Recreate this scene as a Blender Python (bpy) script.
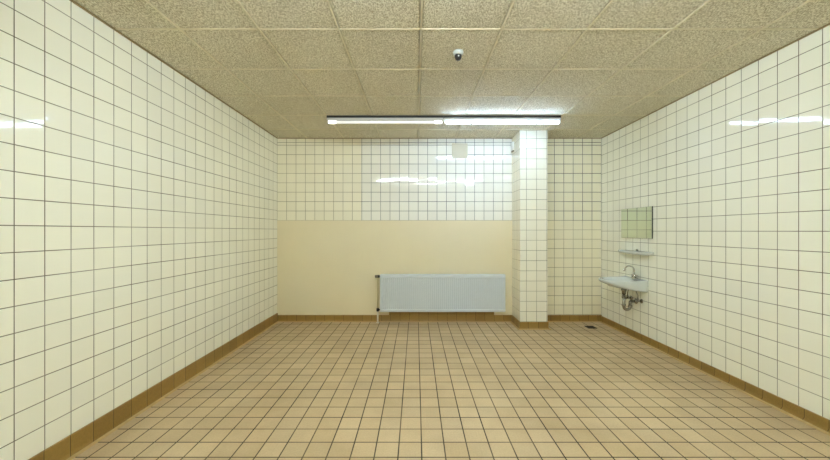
import bpy, bmesh, math, random
from mathutils import Vector, Matrix

for o in list(bpy.data.objects):
    bpy.data.objects.remove(o)
S = bpy.context.scene
COL = S.collection

# ------------------------------------------------------------------ camera, world, exposure
CAM_H = 1.444
cam_d = bpy.data.cameras.new('camera')
cam = bpy.data.objects.new('camera', cam_d)
COL.objects.link(cam)
cam.location = (0, 0, CAM_H)
cam.rotation_euler = (math.pi / 2, 0, 0)
cam_d.sensor_width = 36.0
cam_d.lens = 330.0 / 830.0 * 36.0
cam_d.shift_x = -1.0 / 830
cam_d.shift_y = 1.0 / 830
cam_d.clip_start = 0.02
S.camera = cam

w = bpy.data.worlds.new('world')
S.world = w
w.use_nodes = True
w.node_tree.nodes['Background'].inputs[0].default_value = (0.6, 0.65, 0.7, 1)
w.node_tree.nodes['Background'].inputs[1].default_value = 0.02

S.view_settings.view_transform = 'Standard'
S.view_settings.look = 'None'
S.view_settings.exposure = 0.0
S.view_settings.gamma = 1.0
S.view_settings.use_curve_mapping = False
S.cycles.max_bounces = 16
S.cycles.diffuse_bounces = 10
S.cycles.glossy_bounces = 6
S.cycles.sample_clamp_indirect = 0.0
S.cycles.caustics_reflective = False
S.cycles.blur_glossy = 0.0

TUBE_WHITE = 46.0       # burning tube over the pillar
TUBE_NEAR = 150.0        # burning tubes of the row nearer the camera
TUBE_DIM = 0.58         # failing tube
COL_WHITE = (0.66, 0.91, 1.28)
COL_NEAR = (0.865, 1.0, 1.07)

# ------------------------------------------------------------------ dimensions (metres, camera at x=0 y=0)
XL, XR, YB, YF, H = -2.215, 2.958, 5.266, -1.3, 2.925
PX0, PX1, PY = 1.533, 1.937, 4.862
P = 0.15


# ------------------------------------------------------------------ material helpers
def srgb(r, g, b):
    def f(c):
        c /= 255.0
        return c / 12.92 if c <= 0.04045 else ((c + 0.055) / 1.055) ** 2.4
    return (f(r), f(g), f(b), 1.0)


def new_mat(name):
    m = bpy.data.materials.new(name)
    m.use_nodes = True
    nt = m.node_tree
    return m, nt, nt.nodes['Principled BSDF']


def plain(name, col, rough=0.5, metal=0.0, spec=0.5, noise=0.0, nscale=40.0, bump=0.0, coat=0.0):
    m, nt, b = new_mat(name)
    b.inputs['Base Color'].default_value = col
    b.inputs['Roughness'].default_value = rough
    b.inputs['Metallic'].default_value = metal
    b.inputs['Specular IOR Level'].default_value = spec
    b.inputs['Coat Weight'].default_value = coat
    if noise or bump:
        tc = nt.nodes.new('ShaderNodeTexCoord')
        n = nt.nodes.new('ShaderNodeTexNoise')
        n.inputs['Scale'].default_value = nscale
        n.inputs['Detail'].default_value = 3
        nt.links.new(tc.outputs['Object'], n.inputs['Vector'])
        if noise:
            mr = nt.nodes.new('ShaderNodeMapRange')
            mr.inputs[3].default_value = 1 - noise
            mr.inputs[4].default_value = 1 + noise
            nt.links.new(n.outputs[0], mr.inputs[0])
            mx = nt.nodes.new('ShaderNodeMix')
            mx.data_type = 'RGBA'
            mx.blend_type = 'MULTIPLY'
            mx.inputs[0].default_value = 1.0
            mx.inputs[6].default_value = col
            nt.links.new(mr.outputs[0], mx.inputs[7])
            nt.links.new(mx.outputs[2], b.inputs['Base Color'])
        if bump:
            bp = nt.nodes.new('ShaderNodeBump')
            bp.inputs['Strength'].default_value = bump
            bp.inputs['Distance'].default_value = 0.002
            nt.links.new(n.outputs[0], bp.inputs['Height'])
            nt.links.new(bp.outputs[0], b.inputs['Normal'])
    return m


class NB:
    """tiny node builder"""
    def __init__(self, nt):
        self.nt = nt

    def math(self, op, a, b=None, c=None):
        n = self.nt.nodes.new('ShaderNodeMath')
        n.operation = op
        for i, v in enumerate((a, b, c)):
            if v is None:
                continue
            if isinstance(v, (int, float)):
                n.inputs[i].default_value = v
            else:
                self.nt.links.new(v, n.inputs[i])
        return n.outputs[0]

    def mapr(self, v, a, b, c, d):
        n = self.nt.nodes.new('ShaderNodeMapRange')
        self.nt.links.new(v, n.inputs[0])
        for i, x in enumerate((a, b, c, d)):
            n.inputs[i + 1].default_value = x
        return n.outputs[0]

    def mix(self, fac, a, b, blend='MIX'):
        n = self.nt.nodes.new('ShaderNodeMix')
        n.data_type = 'RGBA'
        n.blend_type = blend
        for i, v in ((0, fac), (6, a), (7, b)):
            if isinstance(v, (int, float, tuple)):
                n.inputs[i].default_value = v
            else:
                self.nt.links.new(v, n.inputs[i])
        return n.outputs[2]


def tile_mat(name, uax, vax, u0, v0, pu, pv, grout, tile, groutc, rough=0.05, var=0.03,
             tilt=0.009, wave=0.6, hue=None, dirt=0.0, extra_v=None, joints_only_u=False,
             spec=0.45, tex=0.0, grout_rough=0.7, soft=0.0008):
    m, nt, b = new_mat(name)
    nb = NB(nt)
    L = nt.links.new
    tc = nt.nodes.new('ShaderNodeTexCoord')
    sp = nt.nodes.new('ShaderNodeSeparateXYZ')
    L(tc.outputs['Object'], sp.inputs[0])
    ax = {'x': sp.outputs[0], 'y': sp.outputs[1], 'z': sp.outputs[2]}
    ax['s'] = nb.math('ADD', ax['x'], ax['y'])

    def grid(a, o, p):
        t = nb.math('DIVIDE', nb.math('SUBTRACT', ax[a], o), p)
        fr = nb.math('FRACT', t)
        d = nb.math('MULTIPLY', nb.math('SUBTRACT', 0.5, nb.math('ABSOLUTE', nb.math('SUBTRACT', fr, 0.5))), p)
        return nb.math('FLOOR', t), d
    fu, du = grid(uax, u0, pu)
    if joints_only_u:
        fv, d = fu, du
    else:
        fv, dv = grid(vax, v0, pv)
        d = nb.math('MINIMUM', du, dv)
        if extra_v is not None:
            d = nb.math('MINIMUM', d, nb.math('ABSOLUTE', nb.math('SUBTRACT', ax[vax], extra_v)))
    mask = nb.mapr(d, grout / 2 - soft, grout / 2 + soft, 1.0, 0.0)      # 1 in the joint
    cv = nt.nodes.new('ShaderNodeCombineXYZ')
    L(fu, cv.inputs[0]); L(fv, cv.inputs[1])
    wn = nt.nodes.new('ShaderNodeTexWhiteNoise')
    wn.noise_dimensions = '3D'
    L(cv.outputs[0], wn.inputs['Vector'])
    val = nb.mapr(wn.outputs['Value'], 0, 1, 1 - var, 1 + var)
    colr = nb.mix(1.0, tile, val, 'MULTIPLY')
    if hue is not None:
        s2 = nt.nodes.new('ShaderNodeSeparateColor')
        L(wn.outputs['Color'], s2.inputs[0])
        colr = nb.mix(nb.math('MULTIPLY', s2.outputs[1], hue[1]), colr, hue[0])
    if dirt > 0:
        n1 = nt.nodes.new('ShaderNodeTexNoise')
        n1.inputs['Scale'].default_value = 1.3
        n1.inputs['Detail'].default_value = 5
        n1.inputs['Roughness'].default_value = 0.65
        L(tc.outputs['Object'], n1.inputs['Vector'])
        colr = nb.mix(nb.mapr(n1.outputs[0], 0.38, 0.72, 0.0, dirt), colr, (0.22, 0.13, 0.05, 1))
    if tex > 0:
        n2 = nt.nodes.new('ShaderNodeTexNoise')
        n2.inputs['Scale'].default_value = 90
        n2.inputs['Detail'].default_value = 3
        L(tc.outputs['Object'], n2.inputs['Vector'])
        colr = nb.mix(1.0, colr, nb.mapr(n2.outputs[0], 0.25, 0.75, 1 - tex, 1 + tex), 'MULTIPLY')
    n4 = nt.nodes.new('ShaderNodeTexNoise')                              # patchy grime in the joints
    n4.inputs['Scale'].default_value = 2.2
    n4.inputs['Detail'].default_value = 2
    L(tc.outputs['Object'], n4.inputs['Vector'])
    amt = nb.math('MULTIPLY', mask, nb.mapr(n4.outputs[0], 0.3, 0.65, 0.72, 1.0))
    L(nb.mix(amt, colr, groutc), b.inputs['Base Color'])
    L(nb.mapr(mask, 0, 1, rough, grout_rough), b.inputs['Roughness'])
    b.inputs['Specular IOR Level'].default_value = spec
    # tile surface: every tile a little out of plane, faintly wavy glaze, recessed joint
    geo = nt.nodes.new('ShaderNodeNewGeometry')
    vm = nt.nodes.new('ShaderNodeVectorMath'); vm.operation = 'SUBTRACT'
    L(wn.outputs['Color'], vm.inputs[0]); vm.inputs[1].default_value = (0.5, 0.5, 0.5)
    vs = nt.nodes.new('ShaderNodeVectorMath'); vs.operation = 'SCALE'
    L(vm.outputs[0], vs.inputs[0]); vs.inputs['Scale'].default_value = tilt * 2
    va = nt.nodes.new('ShaderNodeVectorMath'); va.operation = 'ADD'
    L(geo.outputs['Normal'], va.inputs[0]); L(vs.outputs[0], va.inputs[1])
    vn = nt.nodes.new('ShaderNodeVectorMath'); vn.operation = 'NORMALIZE'
    L(va.outputs[0], vn.inputs[0])
    n3 = nt.nodes.new('ShaderNodeTexNoise')
    n3.inputs['Scale'].default_value = 9.0
    n3.inputs['Detail'].default_value = 1
    L(tc.outputs['Object'], n3.inputs['Vector'])
    h = nb.math('ADD', nb.math('MULTIPLY', n3.outputs[0], 0.0006 * wave), nb.mapr(d, 0, grout / 2 + 0.002, -0.0012, 0.0))
    bp = nt.nodes.new('ShaderNodeBump')
    bp.inputs['Strength'].default_value = 1.0
    bp.inputs['Distance'].default_value = 1.0
    L(h, bp.inputs['Height'])
    L(vn.outputs[0], bp.inputs['Normal'])
    L(bp.outputs[0], b.inputs['Normal'])
    return m


CREAM = srgb(245, 245, 231)
GROUT_T = srgb(88, 80, 54)
GROUT_D = srgb(92, 92, 84)
GROUT_L = srgb(165, 155, 120)

M = {}
M['left'] = tile_mat('tile_left_wall', 'y', 'z', YB + 0.003, 0.136, P, 0.1487, 0.0052, CREAM, GROUT_T, var=0.022)
M['right'] = tile_mat('tile_right_wall', 'y', 'z', YB - 0.015, 0.083, P, 0.151, 0.0052, CREAM, GROUT_T, var=0.022)
M['back_cream'] = tile_mat('tile_back_cream', 'x', 'z', XL, 0.113, P, P, 0.006, srgb(243, 239, 219), srgb(112, 100, 60),
                           var=0.02, extra_v=CAM_H + 1.412)
M['back_white'] = tile_mat('tile_back_white', 'x', 'z', XL, 0.113, P, P, 0.007, srgb(241, 240, 230), srgb(66, 70, 66),
                           var=0.02, extra_v=CAM_H + 1.412)
M['back_upright'] = tile_mat('tile_back_recess', 'x', 'z', XR, 0.113, P, P, 0.008, srgb(238, 235, 214), srgb(58, 56, 44),
                             var=0.02, extra_v=CAM_H + 1.412)
M['back_lowright'] = tile_mat('tile_back_recess_low', 'x', 'z', XR, 0.113, P, P, 0.0055, srgb(241, 236, 212), srgb(112, 100, 60), var=0.02)
M['pillar_x'] = tile_mat('tile_pillar_front', 'x', 'z', 1.627, 0.107, P, P, 0.0055, srgb(240, 237, 220), srgb(120, 114, 88), var=0.02)
M['pillar_y'] = tile_mat('tile_pillar_side', 'y', 'z', PY, 0.107, P, P, 0.0055, srgb(238, 232, 212), srgb(132, 120, 86), var=0.02)
M['floor'] = tile_mat('tile_floor', 'x', 'y', 0.037, 2.106, 0.1522, P, 0.0082, srgb(206, 184, 148), srgb(24, 18, 12),
                      rough=0.42, var=0.07, tilt=0.003, wave=0.6, hue=(srgb(186, 156, 106), 0.3), dirt=0.36, tex=0.08,
                      grout_rough=0.85, spec=0.4)
M['base'] = tile_mat('tile_skirting', 's', 'z', XL + YB, 0, P, P, 0.004, srgb(156, 126, 66), srgb(62, 46, 22),
                     rough=0.3, var=0.10, tilt=0.004, joints_only_u=True, tex=0.10, hue=(srgb(134, 98, 42), 0.35))
M['mortar'] = plain('mortar_bead', srgb(192, 164, 112), 0.8, noise=0.15, nscale=30)
M['beige'] = plain('painted_panel', srgb(231, 221, 189), 0.55, noise=0.025, nscale=3, bump=0.15)
M['plaster'] = plain('plaster', srgb(210, 205, 190), 0.8)
M['bar'] = plain('ceiling_bar', srgb(226, 218, 194), 0.55, noise=0.12, nscale=6)
M['edge'] = plain('ceiling_edge', srgb(150, 132, 92), 0.6, noise=0.2, nscale=5)


def ceiling_mat():
    m, nt, b = new_mat('mineral_ceiling_tile')
    nb = NB(nt)
    L = nt.links.new
    tc = nt.nodes.new('ShaderNodeTexCoord')
    wv = nt.nodes.new('ShaderNodeTexNoise')
    wv.inputs['Scale'].default_value = 30
    wv.inputs['Detail'].default_value = 2
    L(tc.outputs['Object'], wv.inputs['Vector'])
    mp = nt.nodes.new('ShaderNodeMapping')
    mp.inputs['Scale'].default_value = (135, 70, 1)
    mixv = nt.nodes.new('ShaderNodeMix'); mixv.data_type = 'VECTOR'
    mixv.inputs[0].default_value = 0.03
    L(tc.outputs['Object'], mixv.inputs[4]); L(wv.outputs['Color'], mixv.inputs[5])
    L(mixv.outputs[1], mp.inputs['Vector'])
    n = nt.nodes.new('ShaderNodeTexNoise')
    n.inputs['Scale'].default_value = 1.0
    n.inputs['Detail'].default_value = 2.5
    n.inputs['Roughness'].default_value = 0.6
    L(mp.outputs[0], n.inputs['Vector'])
    fis = nb.mapr(n.outputs[0], 0.44, 0.56, 1.0, 0.0)          # fissures = 1
    big = nt.nodes.new('ShaderNodeTexNoise')
    big.inputs['Scale'].default_value = 1.6
    L(tc.outputs['Object'], big.inputs['Vector'])
    base = nb.mix(nb.mapr(big.outputs[0], 0.3, 0.7, 0, 1), srgb(240, 236, 220), srgb(234, 229, 211))
    L(nb.mix(nb.math('MULTIPLY', fis, 0.72), base, srgb(152, 140, 108)), b.inputs['Base Color'])
    b.inputs['Roughness'].default_value = 0.9
    b.inputs['Specular IOR Level'].default_value = 0.15
    bp = nt.nodes.new('ShaderNodeBump')
    bp.inputs['Strength'].default_value = 0.9
    bp.inputs['Distance'].default_value = 0.004
    L(n.outputs[0], bp.inputs['Height'])
    L(bp.outputs[0], b.inputs['Normal'])
    return m


M['ceiling'] = ceiling_mat()
M['radiator'] = plain('radiator_enamel', srgb(214, 221, 226), 0.35, spec=0.5)
M['radiator_in'] = plain('radiator_inner', srgb(150, 140, 110), 0.6)
M['pipe'] = plain('painted_pipe', srgb(226, 222, 206), 0.35)
M['pipe_cream'] = plain('cream_pipe', srgb(196, 182, 136), 0.45)
M['black'] = plain('black_plastic', srgb(24, 23, 22), 0.45)
M['knob'] = plain('grey_knob', srgb(118, 108, 90), 0.5)
M['brass'] = plain('aged_metal', srgb(120, 104, 74), 0.4, metal=0.8)
M['chrome'] = plain('chrome', (0.62, 0.6, 0.56, 1), 0.12, metal=1.0)
M['chrome_old'] = plain('tarnished_chrome', (0.36, 0.35, 0.32, 1), 0.22, metal=1.0, noise=0.3, nscale=50)
M['ceramic'] = plain('white_ceramic', srgb(218, 224, 223), 0.08, spec=0.5, coat=0.3)
M['mirror'] = plain('mirror_glass', (0.78, 0.87, 0.78, 1), 0.015, metal=1.0)
M['mirror_edge'] = plain('mirror_edge', srgb(26, 28, 24), 0.3)
M['plate'] = plain('cover_plate', srgb(206, 199, 174), 0.5, noise=0.02)
M['white'] = plain('white_plastic', srgb(232, 232, 226), 0.4)
M['grey_white'] = plain('grey_white_plastic', srgb(184, 188, 184), 0.4)
M['housing'] = plain('batten_white', srgb(206, 206, 206), 0.4)
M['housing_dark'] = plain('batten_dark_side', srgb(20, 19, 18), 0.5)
M['grate'] = plain('drain_grate', srgb(48, 40, 30), 0.5, metal=0.5)
M['dark'] = plain('dark_hole', srgb(8, 7, 6), 0.9)


def emit(name, col, s):
    m, nt, b = new_mat(name)
    b.inputs['Base Color'].default_value = (0.85, 0.85, 0.85, 1)
    b.inputs['Emission Color'].default_value = (*col, 1)
    b.inputs['Emission Strength'].default_value = s
    b.inputs['Roughness'].default_value = 0.3
    return m


M['tube_white'] = emit('tube_burning', COL_WHITE, TUBE_WHITE)
M['tube_near'] = emit('tube_burning_near', COL_NEAR, TUBE_NEAR)
M['tube_dim'] = emit('tube_failing', (0.86, 0.84, 0.80), TUBE_DIM)
M['tube_end'] = emit('tube_glowing_end', (1.0, 0.94, 0.86), 5.0)


# ------------------------------------------------------------------ mesh helpers
class MB:
    def __init__(self):
        self.bm = bmesh.new()
        self.mats = []

    def slot(self, m):
        if m not in self.mats:
            self.mats.append(m)
        return self.mats.index(m)

    def box(self, x0, x1, y0, y1, z0, z1, m, bevel=0.0, seg=2):
        i = self.slot(m)
        r = bmesh.ops.create_cube(self.bm, size=1.0)
        vs = r['verts']
        for v in vs:
            v.co = Vector((x0 + (v.co.x + .5) * (x1 - x0), y0 + (v.co.y + .5) * (y1 - y0), z0 + (v.co.z + .5) * (z1 - z0)))
        fs = {f for v in vs for f in v.link_faces}
        for f in fs:
            f.material_index = i
        if bevel:
            es = {e for v in vs for e in v.link_edges}
            rr = bmesh.ops.bevel(self.bm, geom=list(es), offset=bevel, segments=seg, affect='EDGES', profile=0.5)
            for f in rr['faces']:
                f.material_index = i
        return self

    def quad(self, pts, m):
        f = self.bm.faces.new([self.bm.verts.new(p) for p in pts])
        f.material_index = self.slot(m)
        return self

    def rings(self, rings, m, cap0=True, cap1=True, closed=True, smooth=True):
        i = self.slot(m)
        vr = [[self.bm.verts.new(p) for p in r] for r in rings]
        n = len(vr[0])
        for a, b in zip(vr[:-1], vr[1:]):
            for k in range(n if closed else n - 1):
                f = self.bm.faces.new((a[k], a[(k + 1) % n], b[(k + 1) % n], b[k]))
                f.material_index = i
                f.smooth = smooth
        for c, r in ((cap0, vr[0]), (cap1, vr[-1])):
            if c:
                f = self.bm.faces.new(r)
                f.material_index = i
        return self

    def tube(self, pts, r, m, n=12, radii=None):
        pts = [Vector(p) for p in pts]
        rings = []
        up = None
        for k, p in enumerate(pts):
            t = (pts[min(k + 1, len(pts) - 1)] - pts[max(k - 1, 0)]).normalized()
            if up is None:
                up = Vector((0, 0, 1)) if abs(t.z) < 0.9 else Vector((1, 0, 0))
            a = t.cross(up).normalized()
            bb = a.cross(t).normalized()
            up = bb
            rr = radii[k] if radii else r
            rings.append([p + (a * math.cos(2 * math.pi * j / n) + bb * math.sin(2 * math.pi * j / n)) * rr for j in range(n)])
        return self.rings(rings, m)

    def lathe(self, prof, m, origin=(0, 0, 0), axis='z', n=24):
        o = Vector(origin)
        rings = []
        for r, h in prof:
            ring = []
            for j in range(n):
                c, s = math.cos(2 * math.pi * j / n) * r, math.sin(2 * math.pi * j / n) * r
                v = {'z': (c, s, h), 'x': (h, c, s), 'y': (s, h, c)}[axis]
                ring.append(o + Vector(v))
            rings.append(ring)
        return self.rings(rings, m)

    def build(self, name, parent=None, loc=None):
        bmesh.ops.recalc_face_normals(self.bm, faces=self.bm.faces[:])
        me = bpy.data.meshes.new(name)
        self.bm.to_mesh(me)
        self.bm.free()
        for m in self.mats:
            me.materials.append(m)
        o = bpy.data.objects.new(name, me)
        COL.objects.link(o)
        if parent is not None:
            o.parent = parent
        if loc:
            o.location = loc
        return o


def structure(o):
    o['kind'] = 'structure'
    return o


def thing(name, label, cat, loc=(0, 0, 0), group=None):
    o = bpy.data.objects.new(name, None)
    o.empty_display_size = 0.1
    COL.objects.link(o)
    o.location = loc
    o['label'] = label
    o['category'] = cat
    if group:
        o['group'] = group
    return o


def arc(c, r, a0, a1, n, plane='xz'):
    out = []
    for k in range(n + 1):
        a = math.radians(a0 + (a1 - a0) * k / n)
        u, v = r * math.cos(a), r * math.sin(a)
        out.append({'xz': (c[0] + u, c[1], c[2] + v), 'xy': (c[0] + u, c[1] + v, c[2]), 'yz': (c[0], c[1] + u, c[2] + v)}[plane])
    return out


# ------------------------------------------------------------------ room shell
T = 0.1
b = MB(); b.box(XL - T, XR + T, YF - T, YB + T, -T, 0, M['floor']); structure(b.build('floor'))
b = MB(); b.box(XL - T, XL, YF - T, YB + T, 0, H, M['left']); structure(b.build('wall_left'))
b = MB(); b.box(XR, XR + T, YF - T, YB + T, 0, H, M['right']); structure(b.build('wall_right'))
b = MB(); b.box(XL, XR, YF - T, YF, 0, H, M['back_cream']); structure(b.build('wall_front'))

b = MB()
ZS = 1.613
XS = -0.871


def rect(x0, x1, z0, z1, m):
    b.quad([(x0, YB, z0), (x1, YB, z0), (x1, YB, z1), (x0, YB, z1)], m)


XP = (PX0 + PX1) / 2
rect(XL, XS, ZS, H, M['back_cream'])
rect(XS, XP, ZS, H, M['back_white'])
rect(XL, XP, 0, ZS, M['beige'])
rect(XP, XR, ZS, H, M['back_upright'])
rect(XP, XR, 0, ZS, M['back_lowright'])
b.box(XL, XR, YB + 0.002, YB + T, 0, H, M['plaster'])
structure(b.build('wall_back'))

# tiled pillar standing in front of the back wall
b = MB()
b.quad([(PX0, PY, 0), (PX1, PY, 0), (PX1, PY, H), (PX0, PY, H)], M['pillar_x'])
b.quad([(PX0, YB, 0), (PX0, PY, 0), (PX0, PY, H), (PX0, YB, H)], M['pillar_y'])
b.quad([(PX1, PY, 0), (PX1, YB, 0), (PX1, YB, H), (PX1, PY, H)], M['pillar_y'])
structure(b.build('wall_pillar'))

# ceiling: lay-in mineral tiles between visible bars, on a slab
b = MB()
b.box(XL - T, XR + T, YF - T, YB + T, H + 0.03, H + 0.12, M['plaster'])
xs = [-2.32, -1.735, -1.149, -0.567, 0.037, 0.63, 1.258, 1.885, 2.535, 3.2]
ys = [2.425 + 0.600 * k for k in range(-7, 6)]
g = 0.011
rnd = random.Random(4)
for i in range(len(xs) - 1):
    for j in range(len(ys) - 1):
        x0, x1 = max(xs[i], XL) + g, min(xs[i + 1], XR) - g
        y0, y1 = max(ys[j], YF) + g, min(ys[j + 1], YB) - g
        if x1 - x0 < 0.02 or y1 - y0 < 0.02:
            continue
        dz = rnd.uniform(0.0, 0.0025)
        b.box(x0, x1, y0, y1, H + dz, H + 0.03, M['ceiling'], bevel=0.004, seg=1)
for x in xs[1:-1]:
    b.box(x - 0.0065, x + 0.0065, YF, YB, H - 0.003, H + 0.02, M['bar'])
for y in ys:
    if YF < y < YB:
        b.box(XL, XR, y - 0.006, y + 0.006, H - 0.001, H + 0.02, M['bar'])
structure(b.build('ceiling'))

# brown edge angles where ceiling meets the side and back walls
b = MB(); b.box(XL, XL + 0.014, YF, YB, H - 0.008, H, M['edge']); structure(b.build('trim_1'))
b = MB(); b.box(XR - 0.014, XR, YF, YB, H - 0.008, H, M['edge']); structure(b.build('trim_2'))
b = MB(); b.box(XL + 0.018, PX0, YB - 0.014, YB, H - 0.008, H, M['edge']); structure(b.build('trim_3'))
b = MB(); b.box(PX1, XR - 0.018, YB - 0.014, YB, H - 0.008, H, M['edge']); structure(b.build('trim_4'))


def skirting(name, path, h):
    """coved skirting tiles swept along a floor path, room on the right-hand side"""
    prof = [(0.0, 0.0), (0.030, 0.0), (0.020, 0.007), (0.014, 0.018), (0.011, 0.034), (0.011, h - 0.004), (0.008, h), (0.0, h)]
    pts = [Vector((p[0], p[1])) for p in path]
    rings = []
    for k, p in enumerate(pts):
        d0 = (p - pts[k - 1]).normalized() if k else None
        d1 = (pts[k + 1] - p).normalized() if k < len(pts) - 1 else None
        ns = [Vector((d.y, -d.x)) for d in (d0, d1) if d is not None]
        mv = ns[0] if len(ns) == 1 else (ns[0] + ns[1]) / (1 + ns[0].dot(ns[1]))
        rings.append([(p.x + mv.x * o, p.y + mv.y * o, z) for o, z in prof])
    q = MB()
    q.rings(rings, M['base'], smooth=False)
    # worn mortar bead along the foot
    bead = [(0.026, 0.0), (0.041, 0.0), (0.039, 0.004), (0.032, 0.008), (0.020, 0.010)]
    rings = []
    for k, p in enumerate(pts):
        d0 = (p - pts[k - 1]).normalized() if k else None
        d1 = (pts[k + 1] - p).normalized() if k < len(pts) - 1 else None
        ns = [Vector((d.y, -d.x)) for d in (d0, d1) if d is not None]
        mv = ns[0] if len(ns) == 1 else (ns[0] + ns[1]) / (1 + ns[0].dot(ns[1]))
        rings.append([(p.x + mv.x * o, p.y + mv.y * o, z) for o, z in bead])
    q.rings(rings, M['mortar'], smooth=False)
    return structure(q.build(name))


skirting('baseboard_left', [(XL, YF), (XL, YB)], 0.139)
skirting('baseboard_back', [(XL, YB), (PX0, YB), (PX0, PY), (PX1, PY), (PX1, YB), (XR, YB)], 0.105)
skirting('baseboard_right', [(XR, YB), (XR, YF)], 0.094)

# brown strip on the back wall just above the skirting, behind the radiator
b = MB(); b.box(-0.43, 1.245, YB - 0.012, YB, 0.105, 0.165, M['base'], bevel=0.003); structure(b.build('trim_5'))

# ------------------------------------------------------------------ fluorescent fittings
L_FIT = 1.50


def fitting(label, loc, tube_m, ends, group):
    t = thing('fluorescent_light', label, 'ceiling light', loc, group)
    h = L_FIT / 2
    q = MB()
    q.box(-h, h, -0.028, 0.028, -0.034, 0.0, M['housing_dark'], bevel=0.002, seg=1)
    q.build('mounting_rail', t)
    q = MB()
    prof = [(-0.034, -0.034), (0.034, -0.034), (0.034, -0.046), (0.022, -0.064), (-0.022, -0.064), (-0.034, -0.046)]
    q.rings([[(x, y, z) for y, z in prof] for x in (-h + 0.004, h - 0.004)], M['housing'], smooth=False)
    q.build('reflector_tray', t)
    for s in (-1, 1):
        q = MB()
        q.box(min(s * (h - 0.022), s * (h - 0.006)), max(s * (h - 0.022), s * (h - 0.006)), -0.014, 0.014, -0.101, -0.062, M['housing'], bevel=0.004)
        q.build('lamp_holder', t)
    q = MB()
    r = 0.016
    q.lathe([(r, -h + 0.02), (r, h - 0.02)], tube_m, (0, 0, -0.082), 'x', n=14)
    tb = q.build('tube', t)
    if ends:
        for s in (-1, 1):
            q = MB()
            a0, a1 = sorted((s * (h - 0.023), s * (h - 0.115)))
            q.lathe([(r + 0.0006, a0), (r + 0.0006, a1)], M['tube_end'], (0, 0, -0.082), 'x', n=14)
            e = q.build('glowing_end', tb)
            e['label'] = 'brighter glowing end of the failing tube'
    return t


YL, YN = 4.25, 1.26
GL = 'fluorescent fittings on the ceiling'
fitting('fluorescent ceiling fitting with a dim tube glowing at its ends, left of the lit one', (-0.395, YL, H), M['tube_dim'], True, GL)
fitting('fluorescent ceiling fitting with a brightly lit white tube, ending above the pillar', (1.107, YL, H), M['tube_white'], False, GL)
fitting('lit fluorescent ceiling fitting nearer the camera, left of two, reflected in the wall tiles', (-0.395, YN, H), M['tube_near'], False, GL)
fitting('lit fluorescent ceiling fitting nearer the camera, right of two, reflected in the wall tiles', (1.107, YN, H), M['tube_near'], False, GL)

# ------------------------------------------------------------------ radiator
RX0, RX1, RY0, RY1, RZ0, RZ1 = -0.563, 1.398, 5.155, 5.225, 0.174, 0.761
rad = thing('radiator', 'long white ribbed panel radiator on the beige back wall, left of the pillar', 'radiator', ((RX0 + RX1) / 2, YB, 0))
ox, oy = (RX0 + RX1) / 2, YB
hw = (RX1 - RX0) / 2
y0, y1 = RY0 - oy, RY1 - oy
q = MB()
NR = 60
pit = (2 * hw - 0.05) / NR
prof = [(-hw, 0.0), (-hw + 0.025, 0.0)]
for k in range(NR):
    a = -hw + 0.025 + k * pit
    prof += [(a + pit * 0.30, 0.0), (a + pit * 0.42, 0.012), (a + pit * 0.58, 0.012), (a + pit * 0.70, 0.0)]
prof += [(hw - 0.025, 0.0), (hw, 0.0)]
rows = [(RZ0 + 0.004, 0, 0.004), (RZ0 + 0.010, 0, 0), (RZ0 + 0.040, 0, 0), (RZ0 + 0.046, 1, 0.006), (RZ1 - 0.056, 1, 0.006), (RZ1 - 0.050, 0, 0), (RZ1 - 0.010, 0, 0), (RZ1 - 0.003, 0, 0.005)]
rr = [[(x, y0 + d * f + off, z) for x, d in prof] for z, f, off in rows]
q.rings(rr, M['radiator'], cap0=False, cap1=False, closed=False, smooth=False)
q.build('front_panel', rad)
q = MB(); q.box(-hw, hw, y1 - 0.012, y1, RZ0 + 0.01, RZ1 - 0.01, M['radiator'], bevel=0.003); q.build('rear_panel', rad)
for s in (-1, 1):
    q = MB()
    q.box(min(s * hw, s * (hw - 0.004)), max(s * hw, s * (hw - 0.004)), y0 + 0.002, y1, RZ0 + 0.006, RZ1 - 0.003, M['radiator'], bevel=0.0015, seg=1)
    q.build('side_panel', rad)
q = MB()
q.box(-hw, hw, y0 + 0.003, y0 + 0.012, RZ1 - 0.006, RZ1 + 0.002, M['radiator'], bevel=0.002)
q.box(-hw, hw, y1 - 0.009, y1, RZ1 - 0.006, RZ1 + 0.002, M['radiator'], bevel=0.002)
for k in range(98):
    x = -hw + 0.01 + k * (2 * hw - 0.02) / 97
    q.box(x - 0.004, x + 0.004, y0 + 0.011, y1 - 0.008, RZ1 - 0.005, RZ1, M['radiator'])
q.build('top_grille', rad)
for bx_ in (-hw + 0.25, 0.0, hw - 0.25):
    q = MB()
    q.box(bx_ - 0.015, bx_ + 0.015, y1 - 0.002, -0.0015, RZ0 + 0.03, RZ1 - 0.06, M['radiator'], bevel=0.003)
    q.build('wall_bracket', rad)
# left hand valves and pipework
vx = -0.602 - ox
vy = y0 + 0.035
q = MB()
q.tube([(vx, vy, RZ1 - 0.03), (-hw + 0.004, vy, RZ1 - 0.03)], 0.012, M['black'])
q.lathe([(0.016, -0.02), (0.019, -0.01), (0.019, 0.012), (0.014, 0.02)], M['black'], (vx + 0.014, vy, RZ1 - 0.03), 'z', n=16)
va = q.build('thermostatic_valve', rad)
q = MB()
q.lathe([(0.017, 0.0), (0.022, 0.006), (0.023, 0.04), (0.018, 0.052), (0.008, 0.055)], M['knob'], (vx - 0.044, vy, RZ1 - 0.03), 'x', n=18)
kb = q.build('valve_knob', va)
kb['label'] = 'grey-brown round knob'
q = MB()
q.tube([(vx, vy, RZ0 + 0.032), (-hw + 0.004, vy, RZ0 + 0.032)], 0.012, M['black'])
q.lathe([(0.013, -0.028), (0.021, -0.02), (0.021, 0.02), (0.013, 0.028)], M['black'], (vx, vy, RZ0 + 0.032), 'z', n=16)
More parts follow.
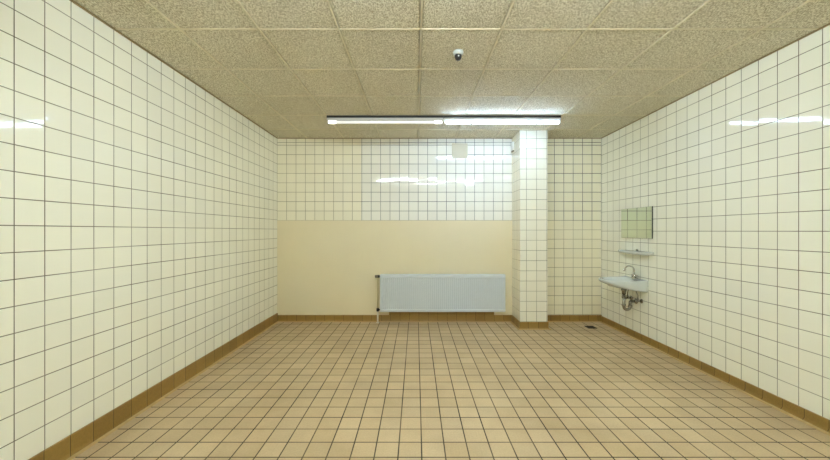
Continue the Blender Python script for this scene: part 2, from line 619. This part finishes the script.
q.build('lower_valve', rad)
q = MB(); q.tube([(vx, vy, RZ0 + 0.05), (vx, vy, RZ1 - 0.045)], 0.0075, M['pipe_cream']); q.build('riser_pipe', rad)
q = MB(); q.tube([(vx, vy, 0.001), (vx, vy, RZ0 + 0.012)], 0.0125, M['pipe'])
q.lathe([(0.013, 0.0), (0.026, 0.0), (0.024, 0.006), (0.013, 0.008)], M['pipe'], (vx, vy, 0.0005), 'z', n=18)
q.build('floor_pipe', rad)

# ------------------------------------------------------------------ mirror
mz0, mz1, my0, my1 = CAM_H - 0.096, CAM_H + 0.310, 4.12, 4.73
mir = thing('mirror', 'small frameless rectangular mirror on the right tiled wall above the shelf', 'mirror', (XR, (my0 + my1) / 2, mz0))
cy = (my0 + my1) / 2
hwid = (my1 - my0) / 2
hh = mz1 - mz0
q = MB(); q.box(-0.012, 0, -hwid, hwid, 0, hh, M['mirror_edge'], bevel=0.001, seg=1); bk = q.build('backing_board', mir)
bk['label'] = 'dark edge of the backing board'
q = MB(); q.box(-0.016, -0.012, -hwid + 0.001, hwid - 0.001, 0.001, hh - 0.001, M['mirror'], bevel=0.001, seg=1); q.build('mirror_glass', mir)

# ------------------------------------------------------------------ shelf
sz = CAM_H - 0.272
sh = thing('wall_shelf', 'narrow white ceramic shelf on the right wall between mirror and washbasin', 'shelf', (XR, 4.405, sz))
n = 28
W2, D2 = 0.305, 0.125


def shelf_outline(grow):
    out = []
    for k in range(n + 1):
        a = math.pi * k / n
        c, s = math.cos(a), math.sin(a)
        out.append((-(D2 + grow) * abs(s) ** 0.55, (W2 + grow) * math.copysign(abs(c) ** 0.5, c)))
    return out


q = MB()
lv = [(-0.028, -0.036), (-0.012, -0.028), (0.0, -0.010), (0.0, 0.004), (-0.004, 0.008), (-0.012, 0.003)]
rg = [[(min(x, 0), y, z) for x, y in shelf_outline(gq)] for gq, z in lv]
q.rings(rg, M['ceramic'])
q.build('shelf_board', sh)
q = MB()
q.lathe([(0.012, -0.016), (0.012, -0.004), (0.007, 0.0)], M['chrome_old'], (0, 0, 0.018), 'x', n=14)
q.box(-0.012, 0, -0.02, 0.02, 0.006, 0.014, M['chrome_old'], bevel=0.002)
c_ = q.build('fixing_clip', sh)
c_['label'] = 'small dark metal fixing clip'

# ------------------------------------------------------------------ washbasin
BY = 4.43
RIM = 0.802
PR = 0.487
HWB = 0.235
wb = thing('washbasin', 'small white wall-hung washbasin with chrome tap on the right wall under the shelf', 'washbasin', (XR, BY, 0))
NB_ = 64
CX = 0.235


def outline_r(th, shrink=0.0):
    """distance from the bowl centre to the basin outline at angle th (0 = straight into the room)"""
    c, s = math.cos(th), math.sin(th)
    lo, hi = 0.0, 1.0
    for _ in range(40):
        mid = (lo + hi) / 2
        p, y = CX + c * mid, s * mid
        a, wdt, L_ = 0.11, HWB - shrink, PR - shrink
        if p < 0:
            inside = False
        elif p < a:
            inside = abs(y) < wdt
        else:
            inside = (abs(y) / wdt) ** 2.1 + ((p - a) / (L_ - a)) ** 2.1 < 1
        if inside:
            lo = mid
        else:
            hi = mid
    return lo


TH = [2 * math.pi * k / NB_ for k in range(NB_)]


def ring_scaled(sc, zf, shrink=0.0):
    out = []
    for th in TH:
        r = outline_r(th, shrink) * sc
        p, y = CX + math.cos(th) * r, math.sin(th) * r
        out.append((-max(p, 0.0), y, zf(max(p, 0.0), th)))
    return out


def ring_bowl(rx, ry, z, cx=CX + 0.012):
    return [(-(cx + math.cos(th) * rx), math.sin(th) * ry, z) for th in TH]


def zlow(p, th):
    f = min(max(p / PR, 0), 1)
    return 0.668 + 0.100 * f ** 1.5


def ztop(dz):
    return lambda p, th: RIM + dz + 0.012 * max(0, 1 - p / 0.10)


def zflat(v):
    return lambda p, th: v


def back_keep(sc, zf):
    """inset ring whose back edge stays on the wall"""
    out = []
    for th in TH:
        r = outline_r(th)
        p, y = CX + math.cos(th) * r, math.sin(th) * r
        pp = p * sc
        yy = y * (0.35 + 0.65 * sc)
        out.append((-max(pp, 0), yy, zf(max(pp, 0), th)))
    return out


q = MB()
rg = [
    back_keep(0.12, zflat(0.662)),
    back_keep(0.55, lambda p, th: 0.662 + 0.02 * p / 0.25),
    back_keep(0.82, lambda p, th: zlow(p, th) - 0.012),
    back_keep(0.95, lambda p, th: zlow(p, th)),
    back_keep(0.99, lambda p, th: zlow(p, th) + 0.013),
    ring_scaled(1.0, ztop(-0.012)),
    ring_scaled(0.985, ztop(-0.002)),
    ring_scaled(0.96, ztop(0.0)),
    ring_bowl(0.178, 0.192, RIM - 0.003),
    ring_bowl(0.166, 0.180, RIM - 0.016),
    ring_bowl(0.150, 0.162, RIM - 0.06),
    ring_bowl(0.110, 0.118, RIM - 0.10),
    ring_bowl(0.028, 0.028, RIM - 0.118),
]
q.rings(rg, M['ceramic'])
bas = q.build('basin', wb)
q = MB(); q.lathe([(0.027, RIM - 0.119), (0.027, RIM - 0.114), (0.018, RIM - 0.113)], M['chrome'], (-(CX + 0.012), 0, 0), 'z', n=20)
q.build('drain_cap', bas)
q = MB(); q.lathe([(0.012, -0.004), (0.012, 0.003), (0.006, 0.004)], M['chrome_old'], (-(CX + 0.012 - 0.157), 0, RIM - 0.045), 'x', n=16)
q.build('overflow_ring', bas)

# tap
fx = -0.052
ty = -0.04
deck = RIM + 0.006
q = MB()
q.lathe([(0.030, deck - 0.004), (0.030, deck + 0.006), (0.021, deck + 0.012), (0.020, deck + 0.05), (0.016, deck + 0.058), (0.010, deck + 0.062)], M['chrome'], (fx, ty, 0), 'z', n=22)
q.box(fx - 0.022, fx + 0.022, ty - 0.05, ty + 0.05, deck, deck + 0.02, M['chrome'], bevel=0.008)
tap = q.build('tap', wb)
q = MB()
pts = [(fx, ty, deck + 0.05), (fx - 0.004, ty, deck + 0.095)] + arc((fx - 0.068, ty, deck + 0.108), 0.064, 8, 158, 12) + [(fx - 0.134, ty, deck + 0.118)]
q.tube(pts, 0.010, M['chrome'], n=12)
q.lathe([(0.011, -0.012), (0.011, 0.01), (0.008, 0.012)], M['chrome'], (fx - 0.135, ty, deck + 0.114), 'z', n=14)
q.build('spout', tap)
for s in (-1, 1):
    q = MB()
    q.lathe([(0.010, 0), (0.010, 0.016), (0.017, 0.02), (0.018, 0.036), (0.010, 0.040)], M['chrome'], (fx, ty + s * 0.04, deck + 0.016), 'z', n=16)
    q.build('tap_handle', tap)

# waste trap
q = MB()
tx = -0.168
q.lathe([(0.034, 0.662), (0.034, 0.645), (0.024, 0.638), (0.024, 0.60)], M['chrome_old'], (tx, 0, 0), 'z', n=20)
ub = 0.43
pts = [(tx, 0, 0.62), (tx, 0, ub)] + arc((tx + 0.042, 0, ub), 0.042, 180, 360, 10)[1:] + [(tx + 0.084, 0, ub + 0.05)] \
    + arc((tx + 0.104, 0, ub + 0.05), 0.02, 180, 90, 5)[1:] + [(-0.002, 0, ub + 0.07)]
q.tube(pts, 0.0185, M['chrome_old'], n=14)
for z in (0.56, 0.45):
    q.lathe([(0.019, z - 0.016), (0.026, z - 0.012), (0.026, z + 0.012), (0.019, z + 0.016)], M['chrome_old'], (tx, 0, 0), 'z', n=16)
q.lathe([(0.019, ub - 0.01), (0.026, ub - 0.006), (0.026, ub + 0.018), (0.019, ub + 0.022)], M['chrome_old'], (tx + 0.084, 0, 0), 'z', n=16)
q.lathe([(0.035, -0.002), (0.034, -0.008), (0.02, -0.014)], M['chrome_old'], (0, 0, ub + 0.07), 'x', n=20)
q.build('waste_trap', wb)

# two angle valves with supply tubes
for s in (-1, 1):
    yy = s * 0.105
    zz = 0.525
    q = MB()
    q.lathe([(0.030, -0.001), (0.029, -0.008), (0.014, -0.013)], M['chrome_old'], (0, yy, zz), 'x', n=18)
    q.tube([(-0.01, yy, zz), (-0.06, yy, zz)], 0.0125, M['chrome_old'])
    q.tube([(-0.05, yy, zz), (-0.05, yy, zz + 0.035)], 0.011, M['chrome_old'])
    v = q.build('angle_valve', wb)
    q = MB()
    q.lathe([(0.012, 0.0), (0.020, -0.006), (0.022, -0.026), (0.014, -0.034)], M['chrome_old'], (-0.062, yy, zz), 'x', n=12)
    q.build('valve_handle', v)
    q = MB()
    q.tube([(-0.05, yy, zz + 0.03), (-0.05, yy, zz + 0.07), (-0.055, yy * 0.8, 0.64), (-0.056, yy * 0.5, 0.69)], 0.0065, M['chrome_old'])
    q.build('supply_tube', wb)

# ------------------------------------------------------------------ small fittings
pl = thing('cover_plate', 'square blank beige cover plate high on the white-tiled back wall', 'cover plate', (0.698, YB, CAM_H + 1.157))
q = MB(); q.box(-0.124, 0.124, -0.014, 0, 0, 0.239, M['plate'], bevel=0.004); q.build('plate', pl)
for sx in (-1, 1):
    q = MB(); q.lathe([(0.006, -0.0155), (0.006, -0.013)], M['plate'], (sx * 0.10, 0, 0.12), 'y', n=12); q.build('screw', pl)

dt = thing('wall_sensor', 'small white wall box high in the corner beside the tiled pillar', 'sensor', (PX0, 5.2, CAM_H + 1.245))
q = MB(); q.box(-0.024, 0, -0.05, 0.05, 0.018, 0.155, M['white'], bevel=0.006); q.build('case', dt)
q = MB(); q.box(-0.022, 0, -0.045, 0.045, 0.0, 0.019, M['knob'], bevel=0.003); q.build('lens_strip', dt)

sd = thing('dome_detector', 'small round white ceiling detector with black dome underneath', 'detector', (0.348, 2.72, H))
q = MB(); q.lathe([(0.036, 0.0), (0.041, -0.003), (0.042, -0.018), (0.038, -0.030), (0.028, -0.035)], M['grey_white'], n=28); q.build('base_ring', sd)
q = MB(); q.lathe([(0.029, -0.033), (0.029, -0.044), (0.026, -0.058), (0.018, -0.069), (0.006, -0.074)], M['black'], n=28); dm = q.build('black_dome', sd)
dm['label'] = 'glossy black dome'
q = MB(); q.lathe([(0.006, 0.0), (0.005, -0.004), (0.002, -0.005)], M['white'], (0.0, -0.027, -0.050), 'y', n=12); q.build('indicator', dm)

dr = thing('floor_drain', 'dark square drain grate in the floor tiles right of the pillar', 'floor drain', (2.62, 4.95, 0))
q = MB()
for a in (-0.066, 0.056):
    q.box(a, a + 0.010, -0.066, 0.066, 0, 0.004, M['grate'])
    q.box(-0.056, 0.056, a, a + 0.010, 0, 0.004, M['grate'])
q.build('frame', dr)
q = MB(); q.box(-0.056, 0.056, -0.056, 0.056, 0, 0.0008, M['dark']); q.build('sump', dr)
q = MB()
for k in range(6):
    y = -0.046 + k * 0.0184
    q.box(-0.056, 0.056, y - 0.004, y + 0.004, 0.0008, 0.0035, M['grate'])
q.build('grate_bars', dr)
